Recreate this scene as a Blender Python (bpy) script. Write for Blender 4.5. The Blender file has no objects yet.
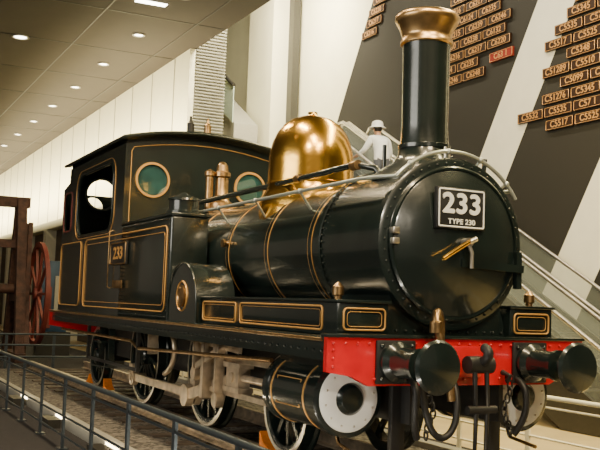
import bpy, bmesh, math, random, itertools
from mathutils import Vector, Matrix, Euler
random.seed(4)
scene=bpy.context.scene
COL=scene.collection
def link(o,parent=None):
    COL.objects.link(o)
    if parent is not None: o.parent=parent
    return o
def empty(name):
    e=bpy.data.objects.new(name,None); COL.objects.link(e); return e
# ---------------- materials
def mat(name,col,rough=.5,metal=0,coat=0,noise=0,nscale=20,bump=0,bscale=200,emis=0,spec=.5,trans=0,alpha=1,voro=False,col2=None):
    m=bpy.data.materials.new(name); m.use_nodes=True
    nt=m.node_tree; b=nt.nodes['Principled BSDF']
    b.inputs['Base Color'].default_value=(*col,1); b.inputs['Roughness'].default_value=rough
    b.inputs['Metallic'].default_value=metal; b.inputs['Coat Weight'].default_value=coat
    b.inputs['Coat Roughness'].default_value=.10
    b.inputs['Specular IOR Level'].default_value=spec
    b.inputs['Transmission Weight'].default_value=trans
    b.inputs['Alpha'].default_value=alpha
    if emis:
        b.inputs['Emission Color'].default_value=(*col,1); b.inputs['Emission Strength'].default_value=emis
    tc=nt.nodes.new('ShaderNodeTexCoord')
    if noise or col2:
        n=nt.nodes.new('ShaderNodeTexVoronoi' if voro else 'ShaderNodeTexNoise'); n.inputs['Scale'].default_value=nscale
        nt.links.new(tc.outputs['Object'],n.inputs['Vector'])
        r=nt.nodes.new('ShaderNodeValToRGB')
        c2=col2 if col2 else tuple(min(1,c*(1+noise)) for c in col)
        c1=col if col2 else tuple(c*(1-noise) for c in col)
        r.color_ramp.elements[0].color=(*c1,1); r.color_ramp.elements[1].color=(*c2,1)
        r.color_ramp.elements[0].position=.3; r.color_ramp.elements[1].position=.7
        nt.links.new(n.outputs['Color' if voro else 'Fac'],r.inputs['Fac'])
        nt.links.new(r.outputs['Color'],b.inputs['Base Color'])
    if bump:
        n2=nt.nodes.new('ShaderNodeTexVoronoi' if voro else 'ShaderNodeTexNoise'); n2.inputs['Scale'].default_value=bscale
        nt.links.new(tc.outputs['Object'],n2.inputs['Vector'])
        bp=nt.nodes.new('ShaderNodeBump'); bp.inputs['Strength'].default_value=bump; bp.inputs['Distance'].default_value=.02
        nt.links.new(n2.outputs['Distance' if voro else 'Fac'],bp.inputs['Height'])
        nt.links.new(bp.outputs['Normal'],b.inputs['Normal'])
    return m
M=dict(
 black=mat('loco_black_paint',(.008,.0145,.0135),.27,0,.65,noise=.25,nscale=3,bump=.12,bscale=6),
 matte=mat('matte_black',(.012,.012,.012),.5,noise=.3,nscale=8),
 red=mat('red_paint',(.60,.008,.016),.3,0,.5,noise=.12,nscale=6),
 gold=mat('gold_lining',(.66,.36,.11),.4,.4),
 brass=mat('polished_brass',(.86,.50,.09),.22,1,noise=.14,nscale=5,bump=.10,bscale=9),
 bronze=mat('old_bronze',(.42,.27,.13),.35,1,noise=.3,nscale=14),
 copper=mat('copper_brass_cap',(.62,.40,.18),.32,1,noise=.2,nscale=12),
 steel=mat('bright_steel',(.66,.62,.54),.3,.9,noise=.12,nscale=10),
 rodsteel=mat('motion_steel',(.56,.46,.34),.40,.65,noise=.35,nscale=7),
 silver=mat('silver_rail_paint',(.46,.50,.47),.3,.6),
 white=mat('white_enamel',(.88,.88,.84),.35,noise=.04,nscale=10),
 glass=mat('teal_cab_glass',(.04,.12,.12),.05,0,.8,noise=.4,nscale=5,alpha=.55),
 orange=mat('orange_chock',(.9,.25,.02),.5,noise=.1),
 wood=mat('sleeper_wood',(.10,.075,.055),.8,noise=.4,nscale=9,bump=.3,bscale=30),
 oldwood=mat('dark_old_timber',(.065,.028,.018),.7,noise=.5,nscale=7,bump=.3,bscale=30),
 ballast=mat('ballast_stone',(.05,.045,.04),.9,col2=(.20,.18,.155),nscale=22,voro=True,bump=.8,bscale=22),
 carpet=mat('charcoal_carpet',(.020,.018,.020),.95,noise=.6,nscale=70,bump=.3,bscale=260),
 tile=mat('beige_floor_tile',(.60,.48,.24),.35,noise=.08,nscale=3),
 fence=mat('blue_grey_rail_paint',(.07,.09,.105),.35,.5,noise=.1),
 ceil=mat('brown_grey_ceiling',(.036,.026,.018),.8,noise=.06,nscale=2),
 cream=mat('cream_wall_panel',(.88,.84,.62),.6,noise=.03,nscale=2),
 lowwall=mat('brown_lower_wall',(.10,.07,.048),.6,noise=.2,nscale=2),
 dwall=mat('dark_display_wall',(.019,.017,.013),.75,noise=.2,nscale=60,bump=.1,bscale=90),
 stripe=mat('white_diagonal_band',(.88,.86,.74),.5,noise=.03,nscale=3),
 grey=mat('grey_louver',(.36,.35,.30),.5,noise=.06),
 dgrey=mat('dark_grey_metal',(.05,.048,.042),.4,.4,noise=.1),
 mint=mat('pale_mint_glass',(.50,.60,.52),.15,noise=.04),
 clear=mat('balustrade_glass',(.7,.8,.74),.05,alpha=.08,noise=.02),
 plate=mat('brown_number_plate',(.035,.016,.009),.4,.2,noise=.2,nscale=30),
 platered=mat('red_number_plate',(.30,.03,.02),.4,.2,noise=.1,nscale=30),
 ptext=mat('plate_brass_text',(.72,.40,.16),.4,.4),
 lamp=mat('downlight_lens',(1,.93,.78),.5,emis=14),
 skin=mat('skin',(.60,.36,.25),.5,noise=.06,nscale=30),
 shirt=mat('pale_shirt_cloth',(.88,.90,.90),.8,noise=.04,nscale=12),
 trousers=mat('grey_trousers_cloth',(.10,.11,.14),.85,noise=.1,nscale=20),
 hair=mat('black_hair',(.02,.016,.014),.6,noise=.2,nscale=40),
 blue=mat('blue_panel',(.02,.06,.12),.5,noise=.2,nscale=4),
 dred=mat('dull_red_iron',(.16,.03,.022),.5,noise=.2,nscale=8),
)
def finish(me,name,m,parent=None,smooth=True,ang=35):
    me.materials.clear(); me.materials.append(M[m] if isinstance(m,str) else m)
    if smooth:
        me.polygons.foreach_set('use_smooth',[True]*len(me.polygons)); me.set_sharp_from_angle(angle=math.radians(ang))
    o=bpy.data.objects.new(name,me); return link(o,parent)
def bmo(bm,name,m,parent,smooth=True,ang=35):
    bmesh.ops.recalc_face_normals(bm,faces=bm.faces)
    me=bpy.data.meshes.new(name); bm.to_mesh(me); bm.free(); return finish(me,name,m,parent,smooth,ang)
def box(name,x0,x1,y0,y1,z0,z1,m,parent=None,bev=0,seg=2):
    bm=bmesh.new(); bmesh.ops.create_cube(bm,size=1)
    for v in bm.verts:
        v.co=Vector(((x0+x1)/2+v.co.x*abs(x1-x0),(y0+y1)/2+v.co.y*abs(y1-y0),(z0+z1)/2+v.co.z*abs(z1-z0)))
    if bev: bmesh.ops.bevel(bm,geom=bm.edges[:],offset=bev,segments=seg,affect='EDGES',profile=.5)
    return bmo(bm,name,m,parent)
def addbox(bm,x0,x1,y0,y1,z0,z1):
    r=bmesh.ops.create_cube(bm,size=1)
    for v in r['verts']:
        v.co=Vector(((x0+x1)/2+v.co.x*abs(x1-x0),(y0+y1)/2+v.co.y*abs(y1-y0),(z0+z1)/2+v.co.z*abs(z1-z0)))
def beam(bm,p0,p1,w,t,up=Vector((0,0,1))):
    p0=Vector(p0);p1=Vector(p1);d=(p1-p0);L=d.length;d.normalize()
    s=d.cross(up)
    if s.length<1e-4: s=d.cross(Vector((0,1,0)))
    s.normalize();u=s.cross(d)
    r=bmesh.ops.create_cube(bm,size=1)
    for v in r['verts']:
        c=v.co.copy(); v.co=(p0+p1)/2+d*c.x*L+s*c.y*w+u*c.z*t
def addcyl(bm,p0,p1,r,r2=None,n=20):
    p0=Vector(p0);p1=Vector(p1);d=p1-p0
    q=d.to_track_quat('Z','Y').to_matrix().to_4x4()
    bmesh.ops.create_cone(bm,cap_ends=True,segments=n,radius1=r,radius2=r if r2 is None else r2,depth=d.length,matrix=Matrix.Translation((p0+p1)/2)@q)
def cyl(name,p0,p1,r,m,parent=None,r2=None,n=28):
    bm=bmesh.new(); addcyl(bm,p0,p1,r,r2,n); return bmo(bm,name,m,parent)
def addlathe(bm,prof,org,axis='Z',n=48):
    o=Vector(org); rings=[]
    for r,h in prof:
        ring=[]
        for i in range(n):
            a=2*math.pi*i/n;c,s=r*math.cos(a),r*math.sin(a)
            co={'Z':(c,s,h),'X':(h,c,s),'Y':(c,h,s)}[axis]
            ring.append(bm.verts.new(o+Vector(co)))
        rings.append(ring)
    for a,b in zip(rings,rings[1:]):
        for i in range(n):
            bm.faces.new((a[i],a[(i+1)%n],b[(i+1)%n],b[i]))
    bmesh.ops.remove_doubles(bm,verts=[v for r in rings for v in r],dist=1e-5)
def lathe(name,prof,org,axis,m,parent=None,n=64,ang=35):
    bm=bmesh.new(); addlathe(bm,prof,org,axis,n); return bmo(bm,name,m,parent,True,ang)
def tomesh(o,name,m,parent,ang=35):
    bpy.context.view_layer.update()
    dg=bpy.context.evaluated_depsgraph_get()
    me=bpy.data.meshes.new_from_object(o.evaluated_get(dg)); me.transform(o.matrix_world)
    bpy.data.objects.remove(o,do_unlink=True); return finish(me,name,m,parent,True,ang)
def tube(name,pts,r,m,parent=None,cyc=False,smooth=False,res=3):
    cu=bpy.data.curves.new(name,'CURVE');cu.dimensions='3D';cu.bevel_depth=r;cu.bevel_resolution=res;cu.use_fill_caps=True
    if smooth:
        sp=cu.splines.new('NURBS');sp.points.add(len(pts)-1);sp.order_u=3;sp.use_endpoint_u=not cyc;sp.resolution_u=8
    else:
        sp=cu.splines.new('POLY');sp.points.add(len(pts)-1)
    for p,c in zip(sp.points,pts): p.co=(*c,1)
    sp.use_cyclic_u=cyc
    o=bpy.data.objects.new('tmp',cu);COL.objects.link(o)
    return tomesh(o,name,m,parent,60)
def plate(name,outline,holes,t,plane,off,m,parent=None):
    cu=bpy.data.curves.new(name,'CURVE');cu.dimensions='2D';cu.fill_mode='BOTH';cu.extrude=t/2
    for loop in [outline]+holes:
        sp=cu.splines.new('POLY');sp.points.add(len(loop)-1)
        for p,c in zip(sp.points,loop): p.co=(c[0],c[1],0,1)
        sp.use_cyclic_u=True
    o=bpy.data.objects.new('tmp',cu);COL.objects.link(o)
    if plane=='YZ': o.rotation_euler=(math.pi/2,0,math.pi/2);o.location=(off,0,0)
    elif plane=='XZ': o.rotation_euler=(math.pi/2,0,0);o.location=(0,off,0)
    else: o.location=(0,0,off)
    return tomesh(o,name,m,parent)
def text(name,s,size,loc,rot,m,parent=None,ext=.004,off=.0,sx=1,sp=1,bold=0):
    R=Euler(rot).to_matrix()
    sh=[(0,0)] if not bold else [(-bold,0),(bold,0),(0,bold),(0,-bold)]
    for i,(a,b) in enumerate(sh):
        cu=bpy.data.curves.new(name,'FONT');cu.body=s;cu.size=size;cu.extrude=ext+.0003*i;cu.offset=off;cu.align_x='CENTER';cu.align_y='CENTER';cu.space_character=sp
        o=bpy.data.objects.new('tmp',cu);COL.objects.link(o);o.rotation_euler=rot;o.location=Vector(loc)+R@Vector((a,b,0));o.scale=(sx,1,1)
        tomesh(o,name,m,parent)
FX=(math.pi/2,0,math.pi/2); FY=(math.pi/2,0,0)
def circ(cx,cy,r,n=32,ry=None):
    return [(cx+r*math.cos(2*math.pi*i/n),cy+(ry or r)*math.sin(2*math.pi*i/n)) for i in range(n)]
def rrect(x0,x1,y0,y1,r,n=6):
    pts=[]
    for cx,cy,a0 in ((x1-r,y1-r,0),(x0+r,y1-r,90),(x0+r,y0+r,180),(x1-r,y0+r,270)):
        for i in range(n+1):
            a=math.radians(a0+90*i/n);pts.append((cx+r*math.cos(a),cy+r*math.sin(a)))
    return pts
def rivets(name,pts,r,m,parent):
    bm=bmesh.new()
    for p in pts: bmesh.ops.create_icosphere(bm,subdivisions=1,radius=r,matrix=Matrix.Translation(p))
    return bmo(bm,name,m,parent,True,80)
def lerp(a,b,n): return [a+(b-a)*i/(n-1) for i in range(n)]

# ================= LOCOMOTIVE (front at X=0, runs back to X=-9.4; rail top z=0)
L=empty('steam_locomotive')
ZB=1.90; RS=.675
box('running_board',-9.45,0,-1.2,1.2,1.11,1.15,'black',L,.01)
for s in(-1,1):
    box('valance',-9.4,-.02,s*1.15-.012,s*1.15+.012,.98,1.11,'black',L)
    tube('valance_gold_edge',[(-9.4,s*1.205,1.13),(-.02,s*1.205,1.13)],.013,'bronze',L)
    rivets('valance_rivets',[(x,s*1.165,1.045) for x in lerp(-9.3,-.1,75)],.013,'black',L)
    box('main_frame',-9.3,-.02,s*.42-.02,s*.42+.02,.50,1.11,'matte',L)
out=[(-1.2,1.15),(-1.2,.90),(-1.0,.87),(-.85,.80),(.85,.80),(1.0,.87),(1.2,.90),(1.2,1.15)]
plate('front_buffer_beam',out,[],.05,'YZ',.025,'red',L)
plate('rear_buffer_beam',out,[],.05,'YZ',-9.44,'red',L)
box('beam_top_angle',-.05,.07,-1.21,1.21,1.15,1.175,'black',L,.005)
rivets('beam_rivets',[(.055,y,1.11) for y in lerp(-1.15,1.15,24)]+[(.055,y,.85) for y in lerp(-.8,.8,15)]+[(.055,s*1.15,z) for s in(-1,1) for z in(.94,1.0,1.06)],.014,'red',L)
for s in(-1,1):
    y=s*.63;z=.975
    box('buffer_flange',.05,.08,y-.17,y+.17,z-.16,z+.16,'matte',L,.01)
    lathe('buffer_housing',[(0,.08),(.15,.08),(.15,.12),(.115,.16),(.10,.38),(.12,.385),(.12,.42),(.09,.425),(0,.425)],(0,y,z),'X','black',L,32)
    lathe('buffer_head',[(0,.42),(.05,.42),(.05,.56),(.10,.575),(.182,.59),(.190,.605),(.172,.628),(.1,.645),(0,.652)],(0,y,z),'X','black',L,40)
    for yy in(-.13,.13):
        rivets('buffer_bolts',[(.085,y+yy,z-.12),(.085,y+yy,z+.12)],.02,'black',L)
# smokebox
lathe('smokebox_barrel',[(.0,-1.15),(RS-.01,-1.15),(RS-.01,-.2),(RS+.012,-.2),(RS+.012,-.135),(RS-.02,-.12),(0,-.12)],(0,0,ZB),'X','black',L,96)
lathe('smokebox_door',[(.60,-.12),(.60,-.095),(.585,-.085),(.57,-.08),(.49,-.045),(.37,-.01),(.2,.018),(0,.028)],(0,0,ZB),'X','black',L,96,50)
lathe('door_ring',[(.605,-.12),(.615,-.09),(.60,-.075),(.585,-.075),(.58,-.1)],(0,0,ZB),'X','black',L,96)
rivets('smokebox_rivets',[(-.118,.642*math.cos(a),ZB+.642*math.sin(a)) for a in lerp(0,2*math.pi,49)],.011,'black',L)
rivets('smokebox_band_rivets',[(-1.08,(RS)*math.cos(a),ZB+(RS)*math.sin(a)) for a in lerp(-.6,math.pi+.6,50)],.011,'black',L)
lathe('smokebox_band',[(RS,-1.18),(RS+.01,-1.17),(RS+.01,-1.12),(RS,-1.11)],(0,0,ZB),'X','black',L,96)
bm=bmesh.new()
beam(bm,(.012,-.02,ZB-.16),(-.025,.62,ZB-.18),.04,.06)
beam(bm,(-.06,.60,ZB-.34),(-.06,.60,ZB-.04),.05,.05,Vector((0,1,0)))
bmo(bm,'door_hinge_strap','black',L)
for sy,zz in((-.58,.06),(-.58,-.02)):
    box('door_clamp',-.11,-.04,sy-.03,sy+.03,ZB+zz-.02,ZB+zz+.03,'steel',L,.008)
cyl('handle_boss',(.02,.0,ZB),(.10,.0,ZB),.035,'steel',L)
tube('door_handle_upper',[(.09,.03,ZB+.02),(.10,-.10,ZB-.05),(.10,-.25,ZB-.14)],.019,'brass',L)
tube('door_handle_lower',[(.075,.0,ZB),(.085,.03,ZB-.08),(.085,.03,ZB-.20)],.016,'steel',L)
tube('door_handle_stub',[(.09,.0,ZB+.0),(.10,.06,ZB+.03)],.022,'steel',L)
pz0,pz1,py0,py1=ZB+.10,ZB+.42,-.28,.175; pyc=(py0+py1)/2
box('number_plate_backing',.005,.055,py0,py1,pz0,pz1,'matte',L,.006)
tube('number_plate_rim',[(.056,y,z) for y,z in rrect(py0+.016,py1-.016,pz0+.016,pz1-.016,.01,2)],.007,'white',L,True)
text('number_plate_digits','233',.215,(.058,pyc,ZB+.29),FX,'white',L,.003,0,1.12,1.04,.007)
text('number_plate_type','TYPE 230',.056,(.058,pyc,ZB+.155),FX,'white',L,.003,0,1.1,1.05,.0012)
pr=[(-.62,1.15),(.62,1.15),(.56,1.32),(.50,1.50),(-.50,1.50),(-.56,1.32)]
plate('smokebox_saddle',pr,[],.92,'YZ',-.66,'black',L)
rivets('saddle_rivets',[(-.19,y,1.2) for y in lerp(-.55,.55,14)],.013,'black',L)
# boiler
lathe('boiler_barrel',[(0,-5.9),(.615,-5.9),(.615,-1.12),(0,-1.12)],(0,0,ZB),'X','black',L,96)
for x in(-1.42,-2.35,-3.35,-4.4):
    lathe('boiler_band',[(.61,x-.03),(.621,x-.03),(.621,x+.03),(.61,x+.03)],(0,0,ZB),'X','black',L,96)
    for d in(-.035,.035):
        lathe('boiler_band_gold',[(.615,x+d-.004),(.620,x+d-.003),(.620,x+d+.003),(.615,x+d+.004)],(0,0,ZB),'X','gold',L,96)
box('firebox_casing',-5.9,-4.3,-.55,.55,1.15,1.9,'black',L)
# chimney
cx=-.56
lathe('chimney_stack',[(.44,2.44),(.36,2.53),(.27,2.58),(.225,2.65),(.205,2.75),(.195,2.9),(.20,3.52),(.205,3.63),(.12,3.63),(.12,2.6)],(cx,0,0),'Z','black',L,64,60)
lathe('chimney_cap',[(.20,3.60),(.222,3.61),(.222,3.64),(.208,3.66),(.215,3.69),(.235,3.75),(.26,3.79),(.275,3.82),(.272,3.85),(.25,3.87),(.20,3.88),(.16,3.86),(.15,3.60)],(cx,0,0),'Z','copper',L,64,60)
lathe('chimney_beading',[(.205,2.70),(.222,2.71),(.222,2.74),(.2,2.75)],(cx,0,0),'Z','black',L,64)
rivets('chimney_base_rivets',[(cx+.4*math.cos(a),.4*math.sin(a),ZB+math.sqrt(RS**2-(.4*math.sin(a))**2)+.02) for a in lerp(0,6.28,17)],.014,'black',L)
# dome
dxx=-2.65
lathe('steam_dome',[(.53,2.0),(.525,2.40),(.505,2.46),(.48,2.50),(.455,2.56),(.447,2.64),(.445,2.85),(.435,2.95),(.41,3.05),(.365,3.15),(.30,3.235),(.22,3.295),(.13,3.33),(.06,3.345),(.05,3.36),(.05,3.385),(0,3.395)],(dxx,0,0),'Z','brass',L,80,70)
lathe('dome_joint_ring',[(.447,2.60),(.456,2.605),(.456,2.625),(.447,2.63)],(dxx,0,0),'Z','brass',L,80)
lathe('safety_valve_column',[(.17,2.45),(.16,2.62),(.11,2.66),(.085,2.72),(.085,2.95),(.11,2.97),(.11,3.02),(.08,3.04),(.07,3.12),(.03,3.16),(0,3.17)],(-5.15,.0,0),'Z','bronze',L,40)
lathe('safety_valve_tube',[(.05,2.5),(.05,2.95),(.065,2.97),(.065,3.02),(0,3.06)],(-5.15,-.17,0),'Z','bronze',L,30)
# handrail
RR=.735
pts=[(-.12,RR*math.cos(a),ZB+RR*math.sin(a)) for a in lerp(math.radians(138),math.radians(33),25)]
tube('boiler_handrail',[(-5.8,-.64,2.40),(-.5,-.64,2.40),(-.25,-.60,2.395)]+pts,.0165,'silver',L)
tube('boiler_handrail_far',[(-.2,.64,2.38),(-5.8,.64,2.40)],.0165,'silver',L)
for x in(-1.6,-2.6,-3.6,-4.6):
    for s in(-1,1):
        tube('handrail_stanchion',[(x,s*.52,ZB+.34),(x,s*.64,2.40)],.011,'silver',L)
        bm=bmesh.new();bmesh.ops.create_uvsphere(bm,u_segments=12,v_segments=8,radius=.027,matrix=Matrix.Translation((x,s*.64,2.40)));bmo(bm,'handrail_knob','silver',L)
for a in(45,70,95,125):
    a=math.radians(a); p=Vector((-.12,RR*math.cos(a),ZB+RR*math.sin(a)))
    tube('front_rail_stanchion',[(-.16,.67*math.cos(a),ZB+.67*math.sin(a)),p],.011,'silver',L)
    bm=bmesh.new();bmesh.ops.create_uvsphere(bm,u_segments=12,v_segments=8,radius=.026,matrix=Matrix.Translation(p));bmo(bm,'front_rail_knob','silver',L)
tube('ejector_pipe',[(-5.8,-.40,2.58),(-2.2,-.42,2.58),(-1.0,-.40,2.60),(-.8,-.33,2.55),(-.75,-.28,2.46)],.030,'black',L)
for x in(-1.0,-2.1):
    cyl('pipe_union',(x-.05,-.41,2.59),(x+.05,-.41,2.59),.043,'bronze',L)
tube('chimney_side_pipe',[(-1.0,-.12,2.54),(-1.0,-.12,2.80)],.018,'black',L)
tube('lamp_iron',[(-.28,.02,2.5),(-.28,.02,2.70)],.014,'steel',L)
tube('smokebox_top_lug',[(-.2,.34,2.44),(-.2,.36,2.62)],.02,'black',L)
lathe('clack_valve',[(.0,-.68),(.045,-.68),(.045,-.65),(.03,-.64),(.03,-.58),(0,-.58)],(-3.35,0,2.0),'Y','bronze',L,20)
# side tanks and cab
for s in(-1,1):
    ya,yb=sorted((s*.63,s*1.08))
    box('side_tank',-5.87,-3.88,ya,yb,1.15,2.32,'black',L,.035,3)
    box('tank_top_lip',-5.87,-3.86,ya-.01,yb+.01,2.31,2.345,'black',L,.008)
    rivets('tank_rivets',[(x,s*1.085,z) for z in(1.18,2.28) for x in lerp(-5.8,-3.95,40)]+[(x,s*1.085,z) for x in(-3.93,-5.82) for z in lerp(1.2,2.26,22)],.010,'black',L)
    lathe('tank_filler',[(.20,2.34),(.20,2.38),(.17,2.39),(.17,2.50),(.19,2.505),(.185,2.53),(.08,2.57),(.03,2.6),(0,2.61)],(-4.15,s*.85,0),'Z','black',L,32)
    y=s*1.088
    tube('tank_cab_lining',[(x,y,z) for x,z in rrect(-7.75,-3.98,1.24,2.20,.09)],.0080,'gold',L,True)
    tube('tank_cab_inner_lining',[(x,y,z) for x,z in rrect(-7.68,-4.05,1.31,2.13,.06)],.0035,'gold',L,True)
    tube('bunker_lining',[(x,y,z) for x,z in rrect(-9.35,-8.0,1.24,2.20,.09)],.0080,'gold',L,True)
    sp=[(-3.86,1.15)]+[(-3.42+.45*math.cos(a),1.33+.44*math.sin(a)) for a in lerp(math.pi,0,14)]+[(-2.97,1.15)]
    plate('wheel_splasher',sp,[],.42,'XZ',s*.87,'black',L)
    tube('splasher_edge',[(x,s*1.085,z) for x,z in sp],.012,'black',L)
    lathe('works_crest',[(0,s*1.08),(.115,s*1.08),(.115,s*1.10),(.095,s*1.105),(.085,s*1.095),(.03,s*1.10),(0,s*1.10)],(-3.42,0,1.42),'Y','bronze',L,32)
    lathe('crest_ring',[(.15,s*1.08),(.155,s*1.094),(.165,s*1.08)],(-3.42,0,1.42),'Y','gold',L,32)
    ya,yb=sorted((s*.58,s*1.03))
    box('running_board_box',-2.95,-.12,ya,yb,1.15,1.41,'black',L,.02)
    box('box_lid',-2.97,-.10,ya-.012,yb+.012,1.40,1.425,'black',L,.006)
    for a,b in((-.35,-1.95),(-2.05,-2.9)):
        tube('box_lining',[(x,s*1.035,z) for x,z in rrect(b,a,1.19,1.37,.03,3)],.0085,'gold',L,True)
        tube('box_inner_lining',[(x,s*1.035,z) for x,z in rrect(b+.03,a-.03,1.215,1.345,.03,3)],.003,'gold',L,True)
    y0,y1=sorted((s*.62,s*.98))
    tube('box_front_lining',[(-.113,y,z) for y,z in rrect(y0,y1,1.20,1.36,.03,3)],.008,'gold',L,True)
    tube('box_front_inner',[(-.113,y,z) for y,z in rrect(y0+.03,y1-.03,1.225,1.335,.03,3)],.003,'gold',L,True)
    lathe('lubricator_cup',[(.03,1.42),(.03,1.45),(.045,1.46),(.045,1.52),(.02,1.55),(0,1.56)],(-.3,s*.93,0),'Z','bronze',L,20)
    outl=[(-9.42,1.15),(-5.86,1.15),(-5.86,3.40),(-8.98,3.40),(-9.02,3.18),(-9.42,3.10)]
    holes=[rrect(-8.38,-6.40,2.30,3.20,.26),rrect(-9.28,-8.80,2.42,3.00,.10)]
    plate('cab_side',outl,holes,.03,'XZ',s*1.065,'black',L)
    for h,r in((rrect(-8.40,-6.38,2.28,3.22,.26),.012),(rrect(-9.30,-8.78,2.40,3.02,.10),.010)):
        tube('cab_opening_beading',[(x,s*1.083,z) for x,z in h],r,'dred' if r<.012 else 'black',L,True)
    tube('cab_opening_lining',[(x,s*1.083,z) for x,z in rrect(-8.5,-6.28,2.24,3.28,.28)],.005,'gold',L,True)
    tube('cab_grab_rail',[(-6.30,s*1.08,1.5),(-6.30,s*1.12,1.52),(-6.30,s*1.12,2.25),(-6.30,s*1.08,2.27)],.009,'bronze',L)
    box('side_number_plate',-6.22,-5.50,s*1.10-.015,s*1.10+.015,1.80,2.09,'matte',L,.004)
    tube('side_plate_rim',[(x,s*1.118,z) for x,z in rrect(-6.21,-5.51,1.81,2.08,.02,2)],.009,'bronze',L,True)
    text('side_plate_digits','233',.22,(-5.86,s*1.117,1.945),FY if s<0 else (math.pi/2,0,math.pi),'gold',L,.004,0,1.3,1.05,.006)
    box('builder_plate',-6.1,-5.67,s*1.10-.01,s*1.10+.01,1.50,1.60,'bronze',L,.004)
    bm=bmesh.new()
    for z in(.45,.78): addbox(bm,-6.9,-6.45,s*1.0-.12,s*1.0+.12,z-.012,z+.012)
    for x in(-6.92,-6.43): addbox(bm,x-.012,x+.012,s*1.0-.02,s*1.0+.06,.45,1.12)
    bmo(bm,'cab_steps','black',L)
box('sliding_glass',-8.38,-7.5,1.025,1.035,2.3,3.20,'glass',L)
def arch(y): return 3.43+.15*(1-(y/1.15)**2)
fo=[(-1.065,1.15),(1.065,1.15)]+[(y,arch(y)-.0) for y in lerp(1.065,-1.065,15)]
plate('cab_front',fo,[circ(-.70,2.94,.215),circ(.70,2.94,.215)],.03,'YZ',-5.88,'black',L)
plate('cab_bunker_rear',[(-1.065,1.15),(1.065,1.15),(1.065,3.05),(-1.065,3.05)],[circ(-.60,2.85,.17),circ(.60,2.85,.17)],.03,'YZ',-9.40,'black',L)
plate('cab_rear',[(-1.065,2.2),(1.065,2.2)]+[(y,arch(y)) for y in lerp(1.065,-1.065,15)],[circ(-.58,3.03,.24),circ(.58,3.03,.24)],.03,'YZ',-8.95,'black',L)
for s in(-1,1):
    lathe('cab_rear_window_ring',[(.235,-8.93),(.24,-8.915),(.265,-8.915),(.27,-8.93)],(0,s*.58,3.03),'X','silver',L,40)
    lathe('cab_window_ring',[(.205,-5.87),(.205,-5.845),(.235,-5.845),(.24,-5.87)],(0,s*.70,2.94),'X','gold',L,48)
    cyl('cab_window_glass',(-5.885,s*.70,2.94),(-5.875,s*.70,2.94),.215,'glass',L)
tube('cab_front_lining',[(-5.855,-1.0,1.6),(-5.855,-1.0,3.30)]+[(-5.855,y,arch(y)-.12) for y in lerp(-.97,.97,11)]+[(-5.855,1.0,3.30),(-5.855,1.0,1.6)],.006,'gold',L)
bm=bmesh.new()
for i in range(20):
    y0=-1.15+2.3*i/20;y1=y0+2.3/20
    vs=[bm.verts.new((x,y,arch(y)+d)) for x in(-9.08,-5.72) for y in(y0,y1) for d in(0,.045)]
    for f in((0,1,3,2),(4,6,7,5),(0,2,6,4),(1,5,7,3)): bm.faces.new([vs[k] for k in f])
bmesh.ops.remove_doubles(bm,verts=bm.verts[:],dist=1e-4)
bmesh.ops.holes_fill(bm,edges=[e for e in bm.edges if len(e.link_faces)==1])
bmo(bm,'cab_roof','black',L)
tube('cab_roof_gutter',[(-9.08,-1.15,arch(1.15)+.02),(-5.72,-1.15,arch(1.15)+.02)],.022,'black',L)
tube('cab_roof_front_bead',[(-5.72,y,arch(y)+.02) for y in lerp(-1.15,1.15,17)],.024,'black',L)
for y in(-.12,.13):
    lathe('whistle',[(.03,3.5),(.03,3.64),(.05,3.66),(.05,3.80),(.03,3.82),(.018,3.86),(.018,3.90),(0,3.91)],(-6.1,y,0),'Z','bronze' if y>0 else 'matte',L,20)
lathe('roof_ventilator',[(.12,3.48),(.12,3.6),(.2,3.61),(.1,3.68),(0,3.69)],(-8.0,0,0),'Z','black',L,24)
box('cab_backhead',-6.5,-5.9,-.6,.6,1.15,2.6,'matte',L,.05)
box('cab_bunker_bulkhead',-8.2,-8.1,-1.04,1.04,1.15,2.3,'matte',L)
# wheels
def wheel(name,x,r,y,side,n,cw=True):
    bm=bmesh.new()
    yo=y; s=side
    addlathe(bm,[(r-.085,yo),(r-.04,yo+s*.012),(r,yo+s*.01),(r+.0,yo-s*.09),(r+.028,yo-s*.105),(r+.028,yo-s*.13),(r-.085,yo-s*.13),(r-.085,yo)],(x,0,r),'Y',64)
    addlathe(bm,[(0,yo+s*.05),(.10,yo+s*.05),(.12,yo+s*.03),(.12,yo-s*.12),(0,yo-s*.12)],(x,0,r),'Y',32)
    for i in range(n):
        a=2*math.pi*(i+.5)/n
        beam(bm,(x+.08*math.cos(a),yo-s*.045,r+.08*math.sin(a)),(x+(r-.06)*math.cos(a),yo-s*.05,r+(r-.06)*math.sin(a)),.05,.045,Vector((0,1,0)))
    bmo(bm,name,'black',L)
    if cw:
        pts=[(x+(r-.07)*math.cos(a),r+(r-.07)*math.sin(a)) for a in lerp(math.radians(55),math.radians(125),10)]
        plate(name+'_counterweight',pts,[],.06,'XZ',yo-s*.03,'black',L)
    lathe(name+'_tyre_face',[(r-.045,yo+s*.0135),(r-.002,yo+s*.0125)],(x,0,r),'Y','steel',L,64)
WX=[(-1.82,.46,10,0),(-3.82,.622,14,1),(-6.15,.622,14,1),(-8.55,.46,10,0)]
for x,r,n,c in WX:
    for s in(-1,1): wheel('wheel',x,r,s*.60,s,n,bool(c))
    cyl('axle',(x,-.5,r),(x,.5,r),.075,'matte',L)
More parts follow.
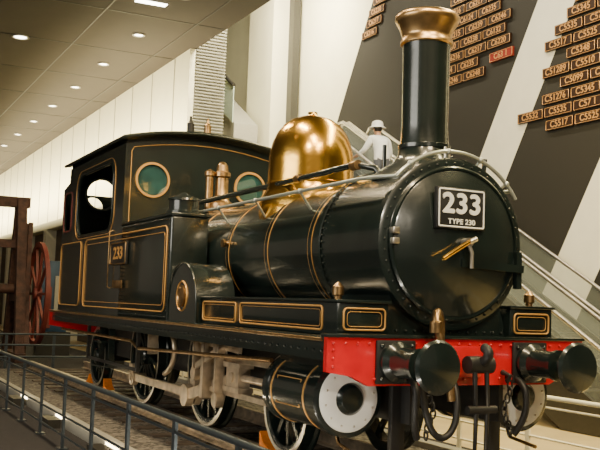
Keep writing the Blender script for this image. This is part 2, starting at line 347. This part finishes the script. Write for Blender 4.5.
for s in(-1,1):
    yr=s*.76
    a0=math.radians(-75)
    c1=(-3.82+.28*math.cos(a0),.622+.28*math.sin(a0)); c2=(-6.15+.28*math.cos(a0),.622+.28*math.sin(a0))
    bm=bmesh.new()
    beam(bm,(c1[0],yr,c1[1]),(c2[0],yr,c2[1]),.04,.095)
    for c in(c1,c2):
        addcyl(bm,(c[0],yr-.035,c[1]),(c[0],yr+.035,c[1]),.11,n=28)
        addcyl(bm,(c[0],s*.60,c[1]),(c[0],s*.82,c[1]),.05,n=20)
        addbox(bm,c[0]-.08,c[0]+.08,yr-.045,yr+.045,c[1]-.04,c[1]+.17)
    bmo(bm,'coupling_rod','rodsteel',L)
    bm=bmesh.new(); ych=s*.86
    beam(bm,(c1[0],ych,c1[1]),(-2.35,ych,.66),.04,.11)
    addcyl(bm,(c1[0],ych-.04,c1[1]),(c1[0],ych+.04,c1[1]),.12,n=28)
    addbox(bm,-2.5,-2.2,ych-.06,ych+.06,.56,.76)
    bmo(bm,'connecting_rod','rodsteel',L)
    bm=bmesh.new()
    addbox(bm,-2.55,-2.15,ych-.075,ych+.075,.75,.80);addbox(bm,-2.55,-2.15,ych-.075,ych+.075,.52,.57)
    addcyl(bm,(-2.35,ych-.08,.66),(-2.35,ych+.09,.66),.05)
    addcyl(bm,(-2.3,ych,.66),(-1.25,ych,.66),.035)
    addbox(bm,-3.0,-1.25,ych-.04,ych+.04,.80,.85);addbox(bm,-3.0,-1.25,ych-.04,ych+.04,.47,.52)
    bmo(bm,'crosshead_and_slide_bars','rodsteel',L)
    bm=bmesh.new()
    addbox(bm,-3.05,-2.98,ych-.12,ych+.12,.40,1.1)
    beam(bm,(-2.95,ych+.05*s,.95),(-2.2,ych+.05*s,.92),.04,.06)
    beam(bm,(-2.6,ych+.10*s,1.0),(-2.6,ych+.10*s,.42),.03,.09,Vector((0,1,0)))
    addcyl(bm,(-2.6,ych+.06*s,.42),(-2.6,ych+.14*s,.42),.075)
    addcyl(bm,(-2.6,ych+.06*s,.93),(-2.6,ych+.14*s,.93),.075)
    beam(bm,(-4.3,s*.90,1.0),(-2.9,s*.90,.95),.03,.06)
    beam(bm,(-3.3,s*.93,1.05),(-3.3,s*.93,.60),.03,.09,Vector((0,1,0)))
    addcyl(bm,(-3.3,s*.90,.62),(-3.3,s*.97,.62),.07)
    beam(bm,(-3.25,s*.95,.70),(-2.6,s*.97,.90),.03,.06)
    beam(bm,(-4.9,s*.9,1.08),(-4.9,s*.9,.72),.035,.12,Vector((0,1,0)))
    bmo(bm,'valve_motion_links','rodsteel',L)
    lk=[(-4.85+.5*math.cos(a),.80+.30*math.sin(a)) for a in lerp(-1.2,1.2,9)]
    tube('expansion_link',[(x+.2,s*.88,z) for x,z in lk],.030,'rodsteel',L)
    for x in(-3.82,-6.15,-8.55):
        bm=bmesh.new()
        for k in range(5):
            w=.42-.07*k
            addbox(bm,x-w,x+w,s*.50-.04,s*.50+.04,.92-.022*k-.01,.92-.022*k+.008)
        bmo(bm,'leaf_spring','matte',L)
    bm=bmesh.new()
    for x in(-5.0,-7.4):
        addbox(bm,x-.03,x+.03,s*1.05-.02,s*1.05+.02,.5,1.1)
    beam(bm,(-5.0,s*1.05,.52),(-7.4,s*1.05,.52),.02,.04)
    bmo(bm,'brake_hanger','matte',L)
    tube('under_pipe',[(-9.0,s*1.08,.86),(-5.2,s*1.08,.86),(-5.0,s*1.05,.78),(-1.2,s*1.05,.90)],.020,'bronze',L)
    # cylinder
    yc=s*.83; zc=.675
    lathe('cylinder_block',[(0,-1.25),(.27,-1.25),(.285,-1.23),(.285,-1.17),(.272,-1.16),(.272,-.40),(.292,-.39),(.295,-.28),(.265,-.265),(0,-.265)],(0,yc,zc),'X','black',L,56)
    lathe('cylinder_front_cover_white',[(.255,-.268),(.250,-.258),(.235,-.250),(.12,-.240),(.11,-.245)],(0,yc,zc),'X','white',L,56)
    lathe('cylinder_gland_cap',[(.125,-.245),(.115,-.225),(.09,-.20),(0,-.195)],(0,yc,zc),'X','black',L,40)
    rivets('cylinder_cover_bolts',[(-.243,yc+.21*math.cos(a),zc+.21*math.sin(a)) for a in lerp(.2,6.48,13)],.010,'steel',L)
    box('steam_chest',-1.2,-.38,min(s*.45,s*.98),max(s*.45,s*.98),.80,1.09,'black',L,.02)
    for x in(-.5,-1.08):
        lathe('cylinder_gold_line',[(.272,x-.010),(.278,x-.006),(.278,x+.006),(.272,x+.010)],(0,yc,zc),'X','gold',L,56)
    tube('cylinder_panel_line',[(x,yc+s*.276*math.cos(a),zc+.276*math.sin(a)) for x,a in((-.58,.45),(-1.0,.45),(-1.0,-.35),(-.58,-.35))],.005,'gold',L,True)
    box('rail_guard',-.2,-.14,s*.46-.06,s*.46+.06,.12,.95,'matte',L,.01)
    tube('drain_cock_pipe',[(-.45,yc,.40),(-.4,yc,.32),(-.1,yc+s*.02,.28)],.015,'bronze',L)
    def chain(pts):
        bm=bmesh.new()
        for i,p in enumerate(pts):
            R=Matrix.Translation(p)@Matrix.Rotation(math.pi/2*(i%2),4,'Z')
            n=10
            for j in range(n):
                a=2*math.pi*j/n; b=2*math.pi*(j+1)/n
                addcyl(bm,R@Vector((.022*math.cos(a),0,.036*math.sin(a))),R@Vector((.022*math.cos(b),0,.036*math.sin(b))),.008,n=6)
        bmo(bm,'safety_chain','matte',L)
    chain([(.13,s*.36+.03*s*math.sin(k),.86-.052*k) for k in range(9)])
    tube('safety_chain_hook',[(.07,s*.36,.90),(.16,s*.36,.88),(.13,s*.36,.84)],.022,'matte',L)
    tube('steam_heat_hose',[(.06,s*.50,.85),(.16,s*.50,.82),(.18,s*.52,.66),(.14,s*.5,.5),(.1,s*.45,.42)],.028,'matte',L,smooth=True)
box('drawhook_plate',.05,.075,-.15,.15,.86,1.1,'red',L,.008)
tube('draw_hook',[(.05,0,.98),(.25,0,.98),(.34,0,1.02),(.36,0,1.08),(.30,0,1.10)],.038,'matte',L,smooth=True)
tube('coupling_shackle',[(.26,-.055,.97),(.28,-.055,.62),(.28,.055,.62),(.26,.055,.97)],.02,'matte',L)
cyl('coupling_screw',(.28,-.13,.64),(.28,.13,.64),.03,'matte',L)
tube('coupling_lower_link',[(.28,-.05,.62),(.27,-.05,.32),(.27,.05,.32),(.28,.05,.62)],.018,'matte',L)
cyl('coupling_ball',(.24,-.11,.97),(.24,.11,.97),.065,'matte',L)
tube('vacuum_standpipe',[(.10,-.26,.84),(.10,-.26,1.15),(.10,-.26,1.28),(.12,-.30,1.36),(.16,-.34,1.33),(.18,-.35,1.26)],.036,'bronze',L,smooth=True)
tube('vacuum_hose',[(.18,-.35,1.27),(.2,-.33,1.15),(.2,-.25,.95),(.22,-.23,.7)],.032,'bronze',L,smooth=True)
lathe('vacuum_coupling',[(.05,1.20),(.05,1.28),(.036,1.29)],(.175,-.35,0),'Z','bronze',L,20)
tube('brake_hose_loop',[(.08,-.12,.84),(.16,-.13,.74),(.18,-.16,.50),(.17,-.28,.40),(.15,-.40,.52),(.1,-.42,.80)],.026,'matte',L,smooth=True)

# ================= TRACK
T=empty('railway_track')
for s in(-1,1):
    y=s*.5665
    plate('rail',[(y-.06,-.15),(y+.06,-.15),(y+.06,-.135),(y+.012,-.12),(y+.012,-.035),(y+.033,-.03),(y+.033,0),(y-.033,0),(y-.033,-.03),(y-.012,-.035),(y-.012,-.12),(y-.06,-.135)],[],17,'YZ',-5.6,'rodsteel',T)
bm=bmesh.new()
for i in range(27): addbox(bm,-13.9+.63*i,-13.7+.63*i,-1.05,1.05,-.22,-.151)
bmo(bm,'sleepers','wood',T)
box('ballast_bed',-14.2,3,-1.6,1.6,-.26,-.17,'ballast',T)
for s in(-1,1): box('bed_kerb',-14.3,3.1,s*1.68-.08,s*1.68+.08,-.24,-.10,'grey',T,.01)
for x,s0 in((-2.33,1),(-8.1,1),(-8.98,-1)):
    o=plate('wheel_chock',[(x,0),(x+.24*s0,0),(x+.1*s0,.05),(x,.15)],[],.12,'XZ',-.56,'orange',None)
    o.location.z=.001
Lp=empty('added_fill_fixtures'); bm=bmesh.new()  # boxes added beside the track to go with the low fill lights
for x in(-1,-3.4,-5.8,-8.2,.9): addbox(bm,x-.25,x+.25,-1.95,-1.80,-.22,-.12)
bmo(bm,'added_fill_boxes','dgrey',Lp)
# ================= BARRIER RAILINGS
def fence(y,x0,x1,m='fence'):
    F=empty('barrier_railing'); bm=bmesh.new()
    n=int((x1-x0)/1.15)
    for i in range(n+1):
        x=x0+(x1-x0)*i/n; addbox(bm,x-.03,x+.03,y-.012,y+.012,-.22,.52); addbox(bm,x-.07,x+.07,y-.05,y+.05,-.22,-.205)
    bmo(bm,'posts',m,F)
    for z,r in((.53,.024),(.43,.012),(.12,.012),(-.08,.012)): tube('bar',[(x0,y,z),(x1,y,z)],r,m,F)
fence(-2.12,-14.5,3.0); fence(2.1,-14.5,3.0,'cream')
F=empty('barrier_railing'); bm=bmesh.new()
for y in lerp(-2.0,2.0,5): addbox(bm,-14.61,-14.59,y-.03,y+.03,-.22,.52)
bmo(bm,'posts','fence',F)
for z in(.53,.3,.05): tube('bar',[(-14.6,-2.0,z),(-14.6,2.0,z)],.022,'fence',F)

# ================= ROOM
XC=-16.9
box('floor',-62,14,-16,2.35,-.32,-.22,'carpet')
box('floor_tile_concourse',-62,14,2.35,6.8,-.32,-.22,'tile')
box('ceiling',-62,14,-16,3.75,7.96,8.2,'ceil')
box('ceiling_atrium',-30,14,3.75,6.8,13,13.2,'ceil')
box('wall_fascia',-30,14,3.60,3.75,8.2,13,'ceil')
box('wall_left_upper',-62,XC,3.6,3.75,4.3,7.96,'cream')
box('wall_left_lower',-62,XC,3.62,3.75,-.22,4.3,'lowwall')
box('trim_ledge',-62,XC,3.2,3.62,4.0,4.3,'cream',None,.02)
W=empty('wall_panel_ribs')
bm=bmesh.new()
for i in range(22): addbox(bm,XC-1.2-2*i-.02,XC-1.2-2*i+.02,3.585,3.6,4.3,7.96)
bmo(bm,'ribs','grey',W)
Cc=empty('wall_columns'); bm=bmesh.new()
for i in range(9): addbox(bm,-19-4.5*i-.25,-19-4.5*i+.25,3.2,3.62,-.22,4.0)
bmo(bm,'columns','cream',Cc)
box('wall_end',-62.3,-62,-16,6.8,-.22,8,'lowwall')
Lv=empty('wall_louver'); box('louver_back',XC-.15,XC-.02,3.76,4.6,-.22,9.5,'grey',Lv)
bm=bmesh.new()
for i in range(60): 
    z=4.2+i*.085; beam(bm,(XC+.03,3.76,z),(XC+.03,4.6,z),.06,.02,Vector((.5,0,1)))
bmo(bm,'louver_slats','grey',Lv)
WR=box('wall_right',-30,14,6.6,6.8,-.22,13,'dwall')
def zx(x0,z): return x0+z/1.65
def stripe(name,x0,x1,z0=-.2,z1=12):
    plate(name,[(zx(x0,z0),z0),(zx(x1,z0),z0),(zx(x1,z1),z1),(zx(x0,z1),z1)],[],.004,'XZ',6.598,'stripe',WR)
stripe('diagonal_band_1',-11.05,-9.95); stripe('diagonal_band_2',-7.65,-6.55); stripe('diagonal_band_3',-4.2,-3.1)
plate('cream_section',[(-30,-.2),(-17.9,-.2),(-10.6,12),(-30,12)],[],.004,'XZ',6.598,'cream',WR)
box('pillar',-18.4,-16.75,5.9,6.5,-.22,13,'cream')
box('pillar',-16.6,-16.3,6.3,6.5,-.22,13,'dgrey')
D=empty('ceiling_downlights'); bm=bmesh.new(); bm2=bmesh.new()
for i in range(12):
    x=-9.6-3.4*i; addlathe(bm,[(0,7.945),(.11,7.945),(.11,7.96)],(x,2.05,0),'Z',20); addlathe(bm2,[(.11,7.96),(.12,7.93),(.16,7.93),(.16,7.96)],(x,2.05,0),'Z',20)
for x,y in((-18.3,-.5),(-25,-.5),(-32,-.5),(-11,-.5)):
    addlathe(bm,[(0,7.945),(.16,7.945),(.16,7.96)],(x,y,0),'Z',24); addlathe(bm2,[(.16,7.96),(.17,7.93),(.22,7.93),(.22,7.96)],(x,y,0),'Z',24)
addbox(bm,-13.9,-13.7,1.2,1.9,7.945,7.965)
bmo(bm,'lenses','lamp',D); bmo(bm2,'trims','grey',D)
tr=empty('ceiling_panel_seams'); bm=bmesh.new()
for i in range(14): addbox(bm,-8-3.4*i-.015,-8-3.4*i+.015,-15,3.7,7.95,7.97)
for y in(-3,.8,3.0): addbox(bm,-60,10,y-.015,y+.015,7.95,7.97)
bmo(bm,'seams','matte',tr)

# ================= ESCALATORS
ztop=0
def escalator(y0,y1,xt=-11.75):
    global ztop
    E=empty('escalator')
    k=.53; xb=-3.0
    zs=lambda x: max(-.1,-.22+ (xb-x)*k)
    pr=[(xb+1.2,-.22),(xb+1.2,-.18),(xb,-.18)]
    n=int(round((xb-xt)/.35))
    for i in range(n):
        xx=xb-i*.35; z=zs(xx-.35); pr+= [(xx,z),(xx-.35,z)]
    zt=pr[-1][1]; ztop=zt
    pr+=[(xt-.3,zt),(xt-.3,zt-.6),(xt,zt-.6),(xb-.9,-.22)]
    plate('steps',pr,[],(y1-y0)-.08,'XZ',(y0+y1)/2,'dgrey',E)
    for y in(y0,y1):
        plate('skirt',[(xb+1.2,-.21),(xb+1.2,-.0),(xb,.02),(xt,zt+.12),(xt-.3,zt+.12),(xt-.3,zt-.5),(xt,zt-.5),(xb-1.0,-.21)],[],.05,'XZ',y,'dgrey',E)
        plate('balustrade_glass',[(xb+1.2,0),(xb+1.2,.72),(xb,.74),(xt,zt+.95),(xt-.3,zt+.95),(xt-.3,zt+.12),(xt,zt+.12),(xb,.02)],[],.012,'XZ',y,'clear',E)
        tube('handrail',[(xb+1.1,y,.3),(xb+1.35,y,.5),(xb+1.2,y,.74),(xb,y,.76),(xt,y,zt+.97),(xt-.3,y,zt+.97),(xt-.42,y,zt+.85)],.032,'steel',E)
escalator(4.7,5.4); escalator(5.55,6.25)
box('upper_walkway',-15.9,-12.1,3.85,6.5,ztop-.45,ztop,'cream')
U=empty('upper_escalator')
plate('balustrade_glass',[(-17.2,7.2),(-22,10),(-22,9.0),(-17.2,6.2)],[],.02,'XZ',5.0,'mint',U)
tube('handrail',[(-17.2,5.0,7.22),(-22,5.0,10.02)],.05,'dgrey',U)
plate('truss',[(-17.2,6.2),(-22,9.0),(-22,7.9),(-17.2,5.1)],[],.7,'XZ',5.4,'grey',U)

# ================= WALL NUMBER PLATES
N=empty('locomotive_number_plates')
names=['C5517','C5525','C5526','C5532','C5535','C57 1','C5511','C51276','C5345','C5095','C5099','C5347','C5323','C51289','C5510','C55 6','C5348','C5070','C5325']
def pl(x,z,s,red=False):
    bm=bmesh.new(); addbox(bm,x-.335,x+.335,6.55,6.597,z-.088,z+.088); bmo(bm,'plate','platered' if red else 'plate',N)
    tube('plate_rim',[(a,6.55,b) for a,b in rrect(x-.325,x+.325,z-.078,z+.078,.01,2)],.005,'ptext',N,True,res=0)
    text('plate_text',s,.16,(x,6.547,z),FY,'ptext',N,.003,0,1.0,1.02,.003)
it=itertools.cycle(names)
def cluster(z0,rows,dz=.235,pitch=.715):
    for i,(x0,n) in enumerate(rows):
        for k in range(n): pl(x0+k*pitch,z0+i*dz,next(it))
cluster(4.62,[(-6.2,3),(-6.95,4),(-6.3,3),(-5.85,3),(-6.3,3),(-5.7,3),(-6.25,4),(-6.0,4),(-5.7,3),(-5.5,3),(-5.9,4)])
it=itertools.cycle(['C6246','C6248','C6124','C6235','C6216','C6217','C6220','C6230','C6238','C6132','C6215','C6239'])
cluster(5.98,[(-9.35,2),(-9.55,2),(-9.3,3),(-9.45,3),(-9.3,3),(-9.6,3),(-9.3,3),(-9.1,3),(-9.2,3),(-9.0,3)])
cluster(7.80,[(-12.7,1),(-12.5,1),(-12.4,1),(-12.2,1)])
pl(-7.80,6.18,'C63 1',True)

# ================= PERSON
def skin(verts,edges,rad,root=0,sub=2):
    me=bpy.data.meshes.new('s');me.from_pydata(verts,edges,[]);o=bpy.data.objects.new('s',me);COL.objects.link(o)
    o.modifiers.new('Skin','SKIN'); sm=o.modifiers.new('Sub','SUBSURF');sm.levels=sub
    d=me.skin_vertices[0].data
    for i,r in enumerate(rad): d[i].radius=(r,r) if not isinstance(r,tuple) else r; d[i].use_root=(i==root)
    bpy.context.view_layer.update();dg=bpy.context.evaluated_depsgraph_get()
    m2=bpy.data.meshes.new_from_object(o.evaluated_get(dg));bpy.data.objects.remove(o,do_unlink=True);return m2
def person(name,loc,ang,hat=True):
    P=empty(name)
    V=[(0,0,.93),(.02,0,1.08),(.08,0,1.23),(.12,0,1.34),(.15,0,1.42),(.18,0,1.48),
       (0,.10,.88),(.02,.10,.48),(-.02,.11,.09),(.12,.11,.04),
       (0,-.10,.88),(.05,-.10,.48),(.0,-.11,.09),(.14,-.11,.04),
       (.11,.19,1.33),(.20,.28,1.12),(.42,.325,1.03),(.48,.33,1.02),
       (.11,-.19,1.33),(.14,-.27,1.06),(.32,-.24,.95),(.38,-.22,.94)]
    E=[(0,1),(1,2),(2,3),(3,4),(4,5),(0,6),(6,7),(7,8),(8,9),(0,10),(10,11),(11,12),(12,13),(3,14),(14,15),(15,16),(16,17),(3,18),(18,19),(19,20),(20,21)]
    R=[.15,.155,.17,.14,.055,.055,.095,.065,.045,.04,.095,.065,.045,.04,.08,.062,.036,.03,.08,.062,.036,.03]
    me=skin(V,E,R)
    me.materials.clear()
    for k in('shirt','trousers','skin','matte'): me.materials.append(M[k])
    for p in me.polygons:
        c=p.center; p.use_smooth=True
        p.material_index=3 if c.z<.10 else 1 if c.z<.93 and not (c.x>.2 and c.z>.8) else 2 if (c.z>1.42 or c.x>.36) else 0
    o=bpy.data.objects.new('body',me);link(o,P)
    O=Vector((.12,0,-.05))
    bm=bmesh.new();bmesh.ops.create_uvsphere(bm,u_segments=24,v_segments=18,radius=1)
    for v in bm.verts:
        x,y,z=v.co; w=1-.18*max(0,-z); v.co=O+Vector((.09+x*.098*w,y*.078*w,1.60+z*.118))
    for s in(-1,1): bmesh.ops.create_uvsphere(bm,u_segments=8,v_segments=8,radius=.02,matrix=Matrix.Translation(O+Vector((.08,s*.08,1.595)))@Matrix.Diagonal((1,.4,1.5,1)))
    bmesh.ops.create_cone(bm,segments=8,radius1=.018,radius2=.006,depth=.04,cap_ends=True,matrix=Matrix.Translation(O+Vector((.19,0,1.585)))@Matrix.Rotation(math.radians(60),4,'Y'))
    bmo(bm,'head','skin',P,True,80)
    rivets('eyes',[O+Vector((.172,s*.03,1.605)) for s in(-1,1)],.010,'hair',P)
    box('mouth',.296,.302,-.022,.022,1.493,1.499,'platered',P)
    bm=bmesh.new();bmesh.ops.create_uvsphere(bm,u_segments=20,v_segments=14,radius=1)
    for v in bm.verts:
        x,y,z=v.co; v.co=Vector((.078+x*.098,y*.084,1.625+z*.105))
    bmesh.ops.delete(bm,geom=[v for v in bm.verts if (v.co.x>.12 and v.co.z<1.66) or v.co.z<1.55],context='VERTS')
    for v in bm.verts: v.co+=O
    bmo(bm,'hair','hair',P,True,80)
    if hat:
        lathe('hat',[(.175,1.63),(.173,1.64),(.118,1.67),(.115,1.72),(.10,1.76),(.05,1.785),(0,1.79)],O+Vector((.085,0,0)),'Z','white',P,28,70)
    for hx,hy,hz,s in((.48,.33,1.02,1),(.38,-.22,.94,-1)):
        for k in range(4):
            yy=hy+(k-1.5)*.018; ln=(.032,.038,.036,.028)[k]
            m2=skin([(hx-.01,yy,hz),(hx+ln,yy,hz),(hx+ln*1.6,yy,hz-.018),(hx+ln*1.75,yy,hz-.042)],[(0,1),(1,2),(2,3)],[.010,.009,.008,.007],0,1)
            finish(m2,'finger','skin',P,True,80)
        m2=skin([(hx-.02,hy-s*.02,hz),(hx+.0,hy-s*.045,hz-.012),(hx+.03,hy-s*.05,hz-.03)],[(0,1),(1,2)],[.011,.010,.008],0,1)
        finish(m2,'thumb','skin',P,True,80)
    P.location=loc;P.rotation_euler=(0,0,ang)
person('museum_visitor',(-9.47,5.03,3.305),math.pi)

# ================= far-left exhibits
B=empty('wooden_winding_engine'); bm=bmesh.new()
bx,by=-17.6,-.95
for yy in(-.6,.6):
    beam(bm,(bx-.9,by+yy,-.2),(bx-.1,by+yy,3.7),.22,.22,Vector((0,1,0)));beam(bm,(bx+.9,by+yy,-.2),(bx+.1,by+yy,3.7),.22,.22,Vector((0,1,0)))
    addbox(bm,bx-1.1,bx+1.1,by+yy-.12,by+yy+.12,-.22,.0)
    addbox(bm,bx-.7,bx+.7,by+yy-.08,by+yy+.08,1.2,1.4)
addbox(bm,bx-.12,bx+.12,by-1.0,by+.8,3.5,3.75);addbox(bm,bx-.1,bx+.1,by-.8,by+.8,2.5,2.7)
addcyl(bm,(bx+.2,by-.9,1.5),(bx+.2,by+.9,1.5),.12)
for x in(-.5,.1,.6): addbox(bm,bx+x-.05,bx+x+.05,by+.7,by+.8,-.22,3.1)
beam(bm,(bx,by+.75,3.1),(bx+.9,by+.75,.2),.12,.12,Vector((0,1,0)))
bmo(bm,'timber_frame','oldwood',B)
def iwheel(cx_,yy,cz,r,nm,m='dred'):
    bm=bmesh.new()
    addlathe(bm,[(r-.12,yy-.05),(r,yy-.05),(r,yy+.05),(r-.12,yy+.05),(r-.12,yy-.05)],(cx_,0,cz),'Y',48)
    addlathe(bm,[(0,yy-.09),(.14,yy-.09),(.14,yy+.09),(0,yy+.09)],(cx_,0,cz),'Y',24)
    for i in range(10):
        a=i*math.pi/5; beam(bm,(cx_,yy,cz),(cx_+(r-.05)*math.cos(a),yy,cz+(r-.05)*math.sin(a)),.06,.06,Vector((0,1,0)))
    bmo(bm,nm,m,B)
iwheel(bx+.6,by-.95,1.45,1.25,'iron_flywheel','matte'); iwheel(bx+.6,by+1.0,1.4,1.25,'iron_gear_wheel')
X=empty('exhibit_display_stand')
bp=-19.6
box('panel_back',bp,bp+.1,.65,1.35,.4,2.3,'blue',X,.01); box('panel_picture_red',bp+.12,bp+.15,.72,.9,.5,1.6,'dred',X); box('panel_picture',bp+.12,bp+.15,.98,1.28,.9,1.9,'grey',X)
box('panel_base',bp-.1,bp+.2,.55,1.45,-.22,.4,'dgrey',X)
box('dark_equipment_case',-16.6,-16.0,1.3,2.0,-.22,.9,'dgrey',None,.03)

# ================= LIGHTS
def area(name,loc,tgt,sx,sy,e,col):
    d=bpy.data.lights.new(name,'AREA');d.shape='RECTANGLE';d.size=sx;d.size_y=sy;d.energy=e;d.color=col
    o=bpy.data.objects.new(name,d);COL.objects.link(o);o.location=loc
    o.rotation_euler=(Vector(tgt)-Vector(loc)).to_track_quat('-Z','Y').to_euler();return o
warm=(1,.78,.46)
for x in(2.5,-2.5,-7.5): area('ceiling_light',(x,-1.8,7.8),(x,-1.2,0),2.2,.4,340,warm)
area('ceiling_light_front',(5.5,-.5,7.6),(0,0,1.6),2.0,1.0,460,warm)
area('daylight_side',(-1,-13,5.0),(-3,0,1.2),9,3,760,(1,.95,.82))
area('wall_washer',(-38,2.2,5.2),(-38,3.6,6.3),44,.3,4600,(1,.85,.50))
area('wall_washer_right',(-8,4.3,10.5),(-8,6.6,5.5),16,.4,1000,(1,.88,.62))
area('pillar_light',(-14,4.4,9.5),(-18,6.4,6.5),1.5,1.0,700,(1,.88,.6))
area('concourse_light',(-1,3.2,7.5),(-1,3.4,0),9,.5,900,(1,.82,.42))
for x in(-1,-3.4,-5.8,-8.2): area('added_track_fill',(x,-1.78,-.10),(x,-.5,.7),.5,.1,7,(1,.82,.52))  # low fill lights added to brighten wheels and rods
area('added_track_fill',(.9,-1.78,-.10),(-.25,-.8,.65),.5,.1,20,(1,.92,.76))  # extra fill added to brighten the white cylinder cover
def spot(loc,tgt,e,ang,col):
    d=bpy.data.lights.new('spot','SPOT');d.energy=e;d.spot_size=math.radians(ang);d.spot_blend=.5;d.color=col;d.shadow_soft_size=.12
    o=bpy.data.objects.new('ceiling_or_fill_spot',d);COL.objects.link(o);o.location=loc;o.rotation_euler=(Vector(tgt)-Vector(loc)).to_track_quat('-Z','Y').to_euler()
spot((4,-4.5,7.6),(-2.6,0,2.6),1100,30,warm); spot((8.5,-2.5,5.0),(0,0,.9),1100,24,(1,.88,.68)); spot((-2,-5,7.6),(-5,-1,1.5),900,45,warm)
spot((-6.5,3.3,7.7),(-9.5,5.0,4.8),420,25,(1,.95,.88)); spot((-12,-2,7.7),(-17.5,-.8,1.5),500,35,warm)  # first spot is a fill added to brighten the visitor
w=bpy.data.worlds.new('World');scene.world=w;w.use_nodes=True
w.node_tree.nodes['Background'].inputs[0].default_value=(1,.80,.56,1);w.node_tree.nodes['Background'].inputs[1].default_value=.16

# ================= CAMERA
cam=bpy.data.cameras.new('Camera');co=bpy.data.objects.new('Camera',cam);COL.objects.link(co)
cam.sensor_width=36;cam.lens=932/600*36;cam.clip_end=200
yaw=(-.895,.446);p=math.radians(4.83);r=math.radians(2.0)
Fw=Vector((yaw[0]*math.cos(p),yaw[1]*math.cos(p),math.sin(p))).normalized()
R0=Fw.cross(Vector((0,0,1))).normalized();U0=R0.cross(Fw)
R=R0*math.cos(r)+U0*math.sin(r);U=U0*math.cos(r)-R0*math.sin(r)
m=Matrix((R,U,-Fw)).transposed().to_4x4();m.translation=Vector((5.95,-4.39,1.38));co.matrix_world=m
scene.camera=co
